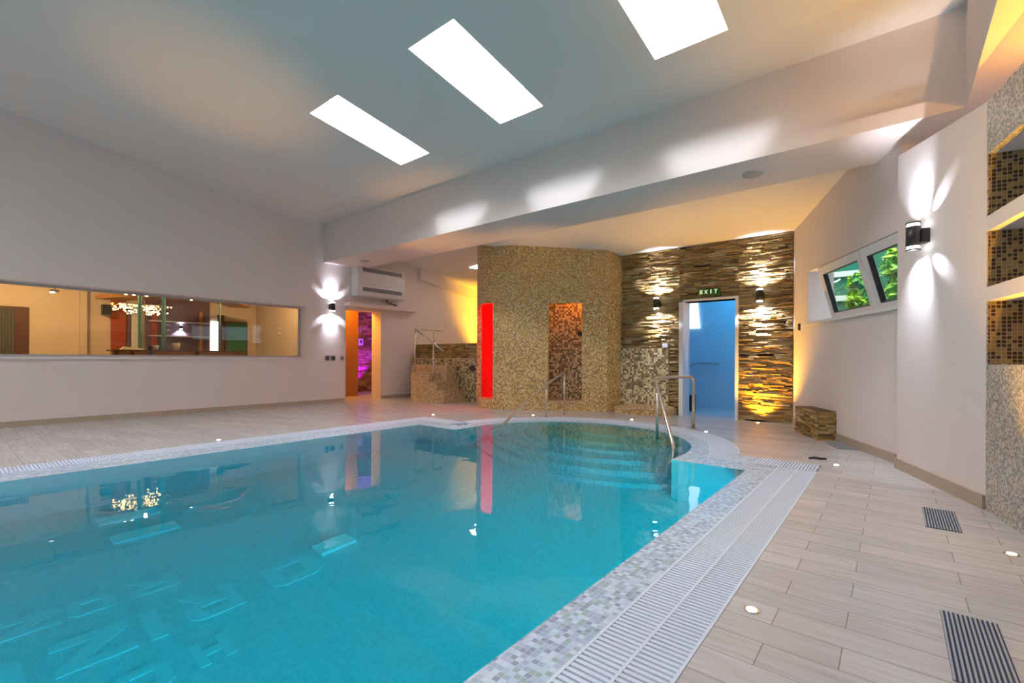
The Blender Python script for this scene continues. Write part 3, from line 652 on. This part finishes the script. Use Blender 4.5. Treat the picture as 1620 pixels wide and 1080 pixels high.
def sign_text(ch, x, wd, hg, z):
    bm = BM(); y = YS-.064; t = .014
    B_ = lambda a, b_, c, d: box(bm, x+a*wd, x+b_*wd, y, y+.004, z+c*hg, z+d*hg)
    if ch == 'E': B_(0, .3, 0, 1); B_(.3, 1, 0, .22); B_(.3, 1, .4, .6); B_(.3, 1, .78, 1)
    if ch == 'I': B_(.3, .7, 0, 1)
    if ch == 'T': B_(.35, .65, 0, .8); B_(0, 1, .8, 1)
    if ch == 'X':
        for s2 in (0, 1):
            a, b_ = (x, x+wd) if not s2 else (x+wd, x)
            hexa(bm, [(a-t/2, y, z), (a+t/2, y, z), (a+t/2, y+.004, z), (a-t/2, y+.004, z), (b_-t/2, y, z+hg), (b_+t/2, y, z+hg), (b_+t/2, y+.004, z+hg), (b_-t/2, y+.004, z+hg)])
    obj('sign_letter', bm, 'signwhite', es, weld=False)
for k, ch in enumerate('EXIT'): sign_text(ch, -2.69+.083*k, .05, .07, 2.205)

# ---------------------------------------------------------------- air conditioner and ledge
ac = thing('air_conditioner', 'white wall-mounted air conditioner above the orange doorway', 'air conditioner', (XL, 6.9, 2.5))
bm = BM(); prof = [(0, 2.53), (.19, 2.50), (.25, 2.54), (.27, 2.72), (.27, 3.06), (.25, 3.20), (.20, 3.27), (0, 3.29)]
for i in range(len(prof)):
    a, b_ = prof[i], prof[(i+1) % len(prof)]; face(bm, [(XL+a[0], 6.22, a[1]), (XL+a[0], 7.60, a[1]), (XL+b_[0], 7.60, b_[1]), (XL+b_[0], 6.22, b_[1])])
for y in (6.22, 7.60): face(bm, [(XL+a, y, z) for a, z in prof])
o = obj('ac_body', bm, 'plastic', ac); bv = o.modifiers.new('b', 'BEVEL'); bv.width = .012; bv.segments = 2; bv.limit_method = 'ANGLE'
for z0, z1, l in ((3.10, 3.19, 'intake_grille'), (2.635, 2.725, 'outlet_grille')):
    bm = BM(); box(bm, XL+.262, XL+.274, 6.36, 7.50, z0, z1); g_ = obj(l, bm, 'vent', ac)
    bm = BM()
    for k in range(5): box(bm, XL+.273, XL+.279, 6.37, 7.49, z0+.008+k*.017, z0+.012+k*.017)
    obj('louver', bm, 'grey', g_, weld=False)
bm = BM(); box(bm, XL+.268, XL+.273, 6.26, 7.56, 2.92, 2.924); box(bm, XL+.268, XL+.273, 6.26, 7.56, 2.80, 2.804); obj('panel_seam', bm, 'grey', ac, weld=False)
bm = BM(); tube(bm, [(XL+.1, 7.15, 2.55), (XL+.12, 7.15, 2.44), (XL+.13, 7.35, 2.40), (XL+.13, 7.45, 2.38)], .018); obj('drain_pipe', bm, 'black', ac)
bm = BM(); box(bm, XL, XL+.27, 6.02, 8.08, 2.255, 2.335)
o = obj('wall_ledge', bm, 'plaster', loc=(XL, 7, 2.3)); tag(o, 'long white ledge on the wall under the air conditioner', 'shelf')

# ---------------------------------------------------------------- sconces
def sconce(loc, out_dir, label, power=14, lean=None):
    """up-and-down wall light with open bands near both ends"""
    W_ = Vector(out_dir).normalized(); U_ = Vector((0, 0, 1)).cross(W_).normalized(); P_ = Vector(loc)
    t = thing('wall_sconce', label, 'wall light', loc, 'black up-and-down wall lights')
    c = P_+W_*.10; Z_ = Vector((0, 0, 1))
    bm = BM(); obox(bm, P_, U_, Z_, W_, -.045, .045, -.06, .06, 0, .06); obj('wall_mount', bm, 'black', t)
    bm = BM(); cyl(bm, c-Z_*.085, c+Z_*.085, .052, 28); bmesh.ops.recalc_face_normals(bm, faces=bm.faces); obj('lamp_body', bm, 'black', t)
    for s2 in (-1, 1):
        bm = BM(); cyl(bm, c+Z_*s2*.087, c+Z_*s2*.108, .044, 28); g_ = obj('diffuser', bm, 'led', t)
        bm = BM(); n_ = 28
        for i in range(n_):
            a0_, a1_ = 2*PI*i/n_, 2*PI*(i+1)/n_
            q = [c+(U_*math.cos(a)+W_*math.sin(a))*r2 for a, r2 in ((a0_, .046), (a0_, .052), (a1_, .052), (a1_, .046))]
            z0, z1 = sorted((s2*.110, s2*.122)); hexa(bm, [p+Z_*z0 for p in q]+[p+Z_*z1 for p in q])
        obj('ring', bm, 'black', t)
        e = c+Z_*s2*.128
        ln_ = lean or (-W_.x*.68, -W_.y*.68)
        light('sconce_beam', 'SPOT', e, power*6, (0.76, 0.83, 1.0), dir=(*ln_, s2), spot_size=math.radians(80), spot_blend=1, shadow_soft_size=.05)
        for sg in (-1, 1):
            d = U_*sg*.95 - W_*.55 + Z_*s2*.72
            light('sconce_side_beam', 'SPOT', e, power*1.6, (0.76, 0.83, 1.0), dir=d, spot_size=math.radians(34), spot_blend=.7, shadow_soft_size=.01)
    return t
sconce((XL, 5.69, 2.205), (1, 0, 0), 'black wall sconce beside the long lounge window')
sconce((-3.47, YS-.02, 2.09), (0, -1, 0), 'black wall sconce on the stone wall left of the blue doorway', 34)
sconce((-1.71, YS-.02, 2.10), (0, -1, 0), 'black wall sconce on the stone wall right of the blue doorway', 36)
cd = Vector((.505-.03, 4.64-5.87, 0)).normalized(); cn_ = Vector((cd.y, -cd.x, 0))
sconce(Vector((.03, 5.87, 2.115))+cd*.54, cn_, 'large black wall sconce on the white column wall at the right', 9, (.16, .42))

# ---------------------------------------------------------------- floor spots, drains, ceiling speakers
ORG = (1, 0.50, 0.10)
def spot(x, y, label, power, yellow=False, tilt=(0, 0, 1), cone=44):
    t = thing('floor_spot', label, 'floor light', (x, y, 0), 'spotlights set in the deck')
    bm = BM(); cyl(bm, (x, y, 0), (x, y, .004), .032, 24); obj('steel_ring', bm, 'chrome', t)
    bm = BM(); cyl(bm, (x, y, .004), (x, y, .006), .020, 20); obj('lens', bm, 'yellowglow' if yellow else 'spotglow', t)
    light('floor_spot_beam', 'SPOT', (x, y, .012), power, (1, .50, .03) if yellow else ORG, dir=tilt, spot_size=math.radians(cone), spot_blend=1, shadow_soft_size=.02)
spot(-.455, 2.15, 'small round floor light near the grating, the one nearest the camera', 14)
spot(.500, 3.667, 'bright yellow floor light at the foot of the niche wall', 330, True, (.05, .08, 1), 80)
spot(-.433, 5.62, 'small floor light just beyond the far right pool corner', 20)
spot(-6.57, 2.22, 'small floor light on the deck left of the pool, before the lounge window', 120)
spot(-6.54, 5.73, 'small floor light at the far left corner of the pool', 110)
spot(-5.11, 6.88, 'small floor light between the tower and the left handrail', 110)
spot(-3.47, 7.50, 'small floor light behind the curved grating, before the mosaic kerb', 100)
spot(-2.08, 6.96, 'small floor light beside the curved grating near the right handrail', 45)
spot(-1.72, 8.50, 'yellow floor light washing the stone wall right of the blue doorway', 230, True, (.05, .16, 1), 110)
spot(-4.25, 7.72, 'small floor light at the foot of the tower', 60, cone=60) if False else None
def drain(x0, x1, y0, y1, label, rot=0):
    t = thing('floor_drain', label, 'drain', ((x0+x1)/2, (y0+y1)/2, 0), 'slotted floor drains')
    bm = BM(); box(bm, x0, x1, y0, y1, 0, .002); obj('drain_pit', bm, 'drainhole', t)
    bm = BM(); nb = 12; p = (x1-x0)/nb
    for k in range(nb): box(bm, x0+k*p+.001, x0+k*p+p*.55, y0, y1, .002, .007)
    obj('drain_bars', bm, 'drain', t, weld=False)
    if rot: t.rotation_euler = (0, 0, rot)
drain(.155, .325, 2.10, 2.66, 'slotted blue-grey floor drain, the large one nearest the camera')
drain(.162, .330, 3.92, 4.435, 'slotted blue-grey floor drain beside the white column wall')
drain(-.60, -.38, 6.68, 7.18, 'slotted dark floor drain beside the stone planter', math.radians(20))
bm = BM(); tube(bm, [(-.68, 5.80, .008), (-.64, 5.86, .012), (-.60, 5.82, .012), (-.54, 5.86, .008)], .012); tag(obj('floor_curl', bm, 'black'), 'small dark curled shape on the deck beyond the pool corner', 'object')  # dark curled tube on the deck
for x, y, l in ((-1.27, 5.97, 'round flush ceiling speaker in the beam near the right'), (-9.13, 5.99, 'round flush ceiling speaker in the beam at the far left')):
    t = thing('ceiling_speaker', l, 'speaker', (x, y, ZB), 'round speakers in the beam soffit')
    bm = BM(); cyl(bm, (x, y, ZB-.006), (x, y, ZB+.01), .13, 32); obj('speaker_rim', bm, 'plastic', t)
    bm = BM(); cyl(bm, (x, y, ZB-.011), (x, y, ZB-.006), .112, 32); obj('speaker_grille', bm, 'grey', t)

# ---------------------------------------------------------------- lounge window and the lounge behind it
bm = BM()
for a in ((-2.0, 5.11, 1.04, 1.075), (-2.0, 5.11, 2.13, 2.165), (5.075, 5.11, 1.075, 2.13)): box(bm, XL-.30, XL-.24, *a[:2], *a[2:])
wf = struct('window_1', bm, 'grey', weld=False)
bm = BM(); box(bm, XL-.275, XL-.267, -2.0, 5.08, 1.07, 2.135); obj('window_pane', bm, 'glass', wf)
bm = BM(); box(bm, XL-.34, XL+.03, -2.0, 5.13, 1.0, 1.042); struct('trim_3', bm, 'plaster')
XB = -14.5
bm = BM(); box(bm, XB-.2, XB, -3.5, 6.9, 0, 3.1); struct('wall_lounge_back', bm, 'cream')
bm = BM(); box(bm, XB, XL-WT, -3.7, -3.5, 0, 3.1); struct('wall_lounge_near', bm, 'cream')
bm = BM(); box(bm, XB, XL-WT, 5.86, 6.0, 0, 3.1); struct('wall_lounge_far', bm, 'cream')
bm = BM(); box(bm, XB, XL-WT, -3.5, 5.9, 2.9, 3.0); struct('ceiling_lounge', bm, 'cream')
bm = BM(); box(bm, XB, XB+.02, .2, 1.22, 0, 2.10); dk = struct('door_3', bm, 'wood')
bm = BM()
for k in range(16):
    y = .30+k*.045; cyl(bm, (XB+.045, y, .3), (XB+.045, y, 2.04), .024, 8)
tag(obj('door_curtain', bm, 'curtain', weld=False), 'grey-green hanging curtain in the dark lounge doorway', 'curtain')
bm = BM(); box(bm, XB, XB+.12, 2.02, 2.14, 0, 2.9); struct('pillar_lounge', bm, 'cream')
# red-brown wall panel, white panel, dark shelf wall
bm = BM(); box(bm, XB, XB+.05, 2.58, 2.86, 0, 2.5); tag(obj('wall_panel', bm, 'redwall'), 'glowing red-brown wall panel behind the chandelier', 'panel')
bm = BM(); box(bm, XB, XB+.06, 2.88, 2.95, 0, 2.3); tag(obj('wall_strip', bm, 'purplewall'), 'narrow plum strip between the red panel and white curtain', 'panel')
bm = BM()
for k in range(7): cyl(bm, (XB+.05, 2.98+k*.028, .3), (XB+.05, 2.98+k*.028, 2.25), .018, 8)
tag(obj('white_curtain', bm, 'white', weld=False), 'pale straight curtain behind the bar', 'curtain')
bm = BM(); box(bm, XB, XB+.03, 3.24, 4.66, 0, 2.6); bb = tag(obj('bar_back_panel', bm, 'purplewall'), 'dark plum back wall of the bar', 'panel')
for z in (1.56, 1.93):
    bm = BM(); box(bm, XB+.03, XB+.25, 3.30, 4.62, z, z+.02); tag(obj('bar_shelf', bm, 'white'), 'thin pale bar shelf, the %s of two' % ('lower' if z < 1.7 else 'upper'), 'shelf', 'pale shelves behind the bar')
bm = BM(); box(bm, XB+.03, XB+.12, 4.39, 4.46, 1.2, 2.25); tag(obj('wooden_post', bm, 'orangewood'), 'slim light wooden post on the bar back wall', 'post')
bm = BM(); box(bm, XB+.03, XB+.12, 3.36, 3.46, 1.2, 2.25); tag(obj('wooden_post', bm, 'redwall'), 'slim dark red post on the bar back wall behind the chandelier', 'post')
t = thing('bar_sconce', 'small blue-white wall light on the plum bar wall', 'wall light', (XB+.03, 3.98, 1.82))
bm = BM(); box(bm, XB+.025, XB+.07, 3.96, 4.0, 1.80, 1.84); obj('wall_mount', bm, 'black', t)
bm = BM(); cyl(bm, (XB+.09, 3.98, 1.77), (XB+.09, 3.98, 1.87), .035, 16); obj('lamp_body', bm, 'black', t)
for s2 in (-1, 1):
    light('bar_sconce_beam', 'SPOT', (XB+.10, 3.98, 1.82+s2*.07), 22, (.7, .85, 1), dir=(-.3, 0, s2), spot_size=2.2, spot_blend=.6, shadow_soft_size=.02)
    bm = BM(); z = 1.82+s2*.055; cyl(bm, (XB+.09, 3.98, z-.004), (XB+.09, 3.98, z+.004), .03, 16); obj('diffuser', bm, 'led', t)
bm = BM(); box(bm, XB+.02, XB+.05, 4.68, 4.86, .9, 2.02); tag(obj('bright_window_strip', bm, 'bluepane'), 'narrow bright window at the end of the bar wall', 'window')
bm = BM(); box(bm, XB, XB+.08, 4.86, 5.0, 0, 2.2); tag(obj('door_leaf', bm, 'wood'), 'dark narrow door edge beside the bright lounge window', 'door')
bm = BM(); box(bm, XB+.0, XB+.10, 5.02, 5.6, .6, 2.04); fr_ = tag(obj('picture_frame', bm, 'wood'), 'dark framed deep green backlit picture in the lounge', 'picture')
bm = BM(); box(bm, XB+.10, XB+.105, 5.06, 5.56, .65, 2.0); obj('picture_canvas', bm, 'greenpic', fr_)
for x, y, l in ((-12.2, 2.64, 'slim teal column left of the other, behind the chandelier'), (-12.2, 3.05, 'slim teal column at the right end of the chandelier'), (-12.2, 4.14, 'thin pale green column before the green picture')):
    bm = BM(); cyl(bm, (x, y, 1.19), (x, y, 2.9), .035 if y < 4 else .014, 16); tag(obj('bar_column', bm, 'teal'), l, 'column', 'slim columns on the bar counter')
# bar counter
bc = thing('bar_counter', 'long dark-topped bar counter seen through the lounge window', 'counter', (-12.1, 3.4, 0))
bm = BM(); box(bm, -12.25, -12.05, 2.17, 4.6, 0, 1.15); obj('counter_front', bm, 'orangewood', bc)
bm = BM(); box(bm, -12.45, -11.95, 2.15, 4.65, 1.151, 1.185); obj('counter_top', bm, 'wood', bc)
for y in (2.2, 2.45, 2.75, 3.6):
    bm = BM(); box(bm, -12.05, -12.0, y, y+.06, 0, 1.15); obj('leg', bm, 'wood', bc)
def stemglass(x, y, z, label, m_, s2=1):
    bm = BM(); cyl(bm, (x, y, z), (x, y, z+.10*s2), .035*s2, 14, .05*s2); tag(obj('bar_vessel', bm, m_), label, 'vessel', 'small things on the bar counter')
stemglass(-12.2, 3.28, 1.186, 'cream lampshade-like vessel on the bar counter', 'cream', 1.6)
stemglass(-12.2, 2.82, 1.186, 'dark bowl on the bar counter beneath the chandelier', 'black', .9)
stemglass(-12.2, 2.92, 1.186, 'white cup on the bar counter between the teal columns', 'white', 1.0)
bm = BM(); hexa(bm, [(-12.3, 2.32, 1.187), (-12.1, 2.32, 1.187), (-12.1, 2.72, 1.187), (-12.3, 2.72, 1.187), (-12.25, 2.38, 1.25), (-12.15, 2.38, 1.25), (-12.15, 2.62, 1.22), (-12.25, 2.62, 1.22)]); tag(obj('napkin_heap', bm, 'cream'), 'folded pale cloth lying on the left end of the bar counter', 'cloth')
# curved orange cornice over the bar
bm = BM(); CPT = smooth([(-13.9, 2.2), (-12.9, 2.5), (-12.2, 3.1), (-12.0, 3.9), (-12.3, 4.6), (-13.2, 5.2)], 2); f_k, ck = path_fn(CPT, .5, 1)
slab(bm, ck, [2.34, 2.42], lambda u, v: True, f_k); tag(obj('bar_canopy', bm, 'orangewood'), 'curved wooden canopy above the bar', 'canopy')
# chandelier
ch = thing('chandelier', 'wide glittering crystal chandelier glowing above the bar', 'chandelier', (-12.7, 2.85, 2.2))
bm = BM(); box(bm, -13.2, -12.2, 2.35, 3.2, 2.13, 2.15); cyl(bm, (-12.7, 2.8, 2.15), (-12.7, 2.8, 2.9), .012, 8); obj('chandelier_frame', bm, 'chrome', ch)
bm = BM(); bmesh.ops.create_icosphere(bm, subdivisions=1, radius=.016); me = bpy.data.meshes.new('crystal'); bm.to_mesh(me); bm.free(); me.materials.append(M['crystal'])
for k in range(90):
    o = bpy.data.objects.new('crystal', me); C.objects.link(o); o.parent = ch
    o.location = Vector((-13.2+random.random(), 2.33+.89*random.random(), random.choice((1.99, 2.04, 2.09, 2.12))+random.uniform(-.015, .015)))-Vector((-12.7, 2.85, 2.2))
# lounge speaker and ceiling spot track
t = thing('wall_speaker', 'black box speaker high in the lounge corner', 'speaker', (XB+.15, 2.50, 2.1))
bm = BM(); box(bm, XB+.01, XB+.24, 2.40, 2.55, 2.03, 2.26); obj('speaker_box', bm, 'black', t)
t = thing('ceiling_lamp', 'small chrome ceiling lamp on the lounge ceiling at the left', 'ceiling lamp', (-11.3, 1.26, 2.2))
bm = BM(); cyl(bm, (-11.3, 1.26, 2.16), (-11.3, 1.26, 2.20), .06, 20); cyl(bm, (-11.3, 1.26, 2.2), (-11.3, 1.26, 2.9), .008, 8); obj('lamp_body', bm, 'chrome', t)
bm = BM(); cyl(bm, (-11.3, 1.23, 2.145), (-11.3, 1.23, 2.16), .03, 16); obj('bulb', bm, 'led', t)
for y, z, l in ((3.58, 2.32, 'small white downlight in the bar canopy near the sconce'), (2.76, 2.32, 'small white downlight above the middle of the chandelier'), (2.55, 2.32, 'small white downlight above the left part of the chandelier'), (2.42, 2.32, 'small white downlight at the far left of the chandelier')):
    bm = BM(); cyl(bm, (-12.25, y, z), (-12.25, y, z+.02), .022, 14); tag(obj('downlight', bm, 'spotglow'), l, 'downlight', 'downlights over the bar')

# ---------------------------------------------------------------- orange corridor
bm = BM(); box(bm, -11.35, -11.25, 6.0, 7.18, 0, 2.7); struct('wall_corridor', bm, 'brownwood')
bm = BM(); box(bm, -12.75, -12.6, 7.1, 9.4, 0, 2.7); struct('wall_corridor_back', bm, 'stonegap')
o = ledger('wall_corridor_stone', (-12.6, 7.2, 0), (0, 1, 0), (1, 0, 0), 1.35, 2.6, rowh=(.05, .09), ln=(.15, .4)); o['kind'] = 'structure'
bm = BM(); box(bm, -12.6, XL-WT, 8.6, 8.8, 0, 2.7); struct('wall_corridor_end', bm, 'cream')
bm = BM(); box(bm, -12.75, XL-WT, 6.0, 8.8, 2.62, 2.7); struct('ceiling_corridor', bm, 'cream')
bm = BM(); box(bm, XL-WT-.02, XL+.012, 7.05, 7.075, 0, 2.225); box(bm, XL-WT-.02, XL+.012, 6.055, 6.075, 0, 2.225); box(bm, XL-WT-.02, XL+.012, 6.055, 7.075, 2.2, 2.226); struct('door_2', bm, 'cream', weld=False)
t = thing('corridor_panel', 'small pale wall panel on the violet-lit corridor stone', 'control panel', (-12.55, 8.1, 1.5))
bm = BM(); box(bm, -12.56, -12.54, 8.02, 8.17, 1.42, 1.62); obj('panel_plate', bm, 'plastic', t)
bm = BM(); box(bm, -12.54, -12.53, 8.07, 8.12, 1.48, 1.57); obj('panel_screen', bm, 'black', t)
# ---------------------------------------------------------------- blue room
bm = BM(); box(bm, -4.4, -.9, 10.5, 10.65, 0, 3.0); struct('wall_blue_back', bm, 'bluewall')
bm = BM(); box(bm, -4.4, -4.2, YS+.33, 10.5, 0, 3.0); box(bm, -1.1, -.9, YS+.33, 10.5, 0, 3.0); struct('wall_blue_side', bm, 'bluewall', weld=False)
bm = BM(); box(bm, -4.4, -.9, YS+.33, 10.65, 2.9, 3.0); struct('ceiling_blue', bm, 'bluewall')
bm = BM(); hexa(bm, [(-3.62, 10.47, 1.72), (-3.27, 10.47, 1.72), (-3.27, 10.5, 1.72), (-3.62, 10.5, 1.72), (-3.62, 10.47, 2.5), (-3.345, 10.47, 2.5), (-3.345, 10.5, 2.5), (-3.62, 10.5, 2.5)]); struct('window_13', bm, 'bluepane')
bm = BM(); tube(bm, [(-3.75, 10.2, .70), (-3.32, 10.42, .97), (-2.85, 10.42, .95)], .022, bend=.1); cyl(bm, (-2.95, 10.42, .95), (-2.95, 10.5, .95), .012, 8); cyl(bm, (-3.2, 10.42, .95), (-3.2, 10.5, .95), .012, 8)
tag(obj('blue_room_handrail', bm, 'grey', weld=False), 'dark wall handrail inside the blue-lit room', 'handrail')
bm = BM(); box(bm, -3.36, -3.10, 9.5, 9.7, 0, .32); tag(obj('waste_bin', bm, 'black'), 'small black bin on the blue room floor at the left', 'bin')

# ---------------------------------------------------------------- outside the tilted windows
def foliage(name, label, blobs, cnt, seed):
    rnd = random.Random(seed); bm = BM(); lay = bm.faces.layers.float.new('tint')
    for (cx, cy_, cz, R) in blobs:
        for _ in range(cnt):
            d = Vector((rnd.gauss(0, 1), rnd.gauss(0, 1), rnd.gauss(0, 1))).normalized()*R*(rnd.random()**.4); p = Vector((cx, cy_, cz))+d
            a = Vector((rnd.gauss(0, 1), rnd.gauss(0, 1), rnd.gauss(0, 1))).normalized(); b_ = a.orthogonal().normalized(); s2 = rnd.uniform(.05, .11); c = a.cross(b_)*s2*.15
            f = bm.faces.new([bm.verts.new(q) for q in (p-a*s2, p+b_*s2*.45+c, p+a*s2, p-b_*s2*.45+c)]); f[lay] = rnd.random()
    me = bpy.data.meshes.new(name); bm.to_mesh(me); bm.free(); me.materials.append(M['leaf']); return me
def bush(label, blobs, cnt, seed, base):
    t = thing('garden_bush', label, 'bush', base)
    me = foliage('foliage', label, blobs, cnt, seed)
    for v in me.vertices: v.co -= Vector(base)
    o = bpy.data.objects.new('foliage', me); C.objects.link(o); o.parent = t
    bm = BM(); cyl(bm, base, (blobs[0][0], blobs[0][1], blobs[0][2]), .06, 8, .03); obj('stem', bm, 'wood', t)
bush('bright green bush outside the left tilted window pane', [(-.36, 8.95, 2.20, .20), (-.36, 8.9, 1.95, .20), (-.30, 9.0, 1.7, .2)], 260, 3, (-.36, 8.95, 0))
bush('bright green bush outside the right tilted window pane', [(.12, 8.85, 2.45, .28), (.14, 8.8, 2.0, .26), (.3, 8.7, 2.75, .26)], 300, 5, (.12, 8.85, 0))
t = thing('garden_shed', 'dark green shed wall with white boards outside the tilted windows', 'shed', (.3, 9.6, -.05))
bm = BM(); box(bm, -.85, 1.5, 9.5, 9.62, -.05, 2.95); obj('shed_wall', bm, 'shutter', t)
for z in (2.02, 2.42): bm = BM(); box(bm, -.84, -.2, 9.46, 9.5, z, z+.09); obj('white_board', bm, 'leafw', t)
bm = BM(); box(bm, -2, 6, 6.0, 16, -.3, -.05); ob = struct('ground_outside', bm, 'skirt')
light('sun', 'SUN', (3, 9, 8), 3.0, (1, .95, .85), dir=(-.2, .5, -1), angle=.02)
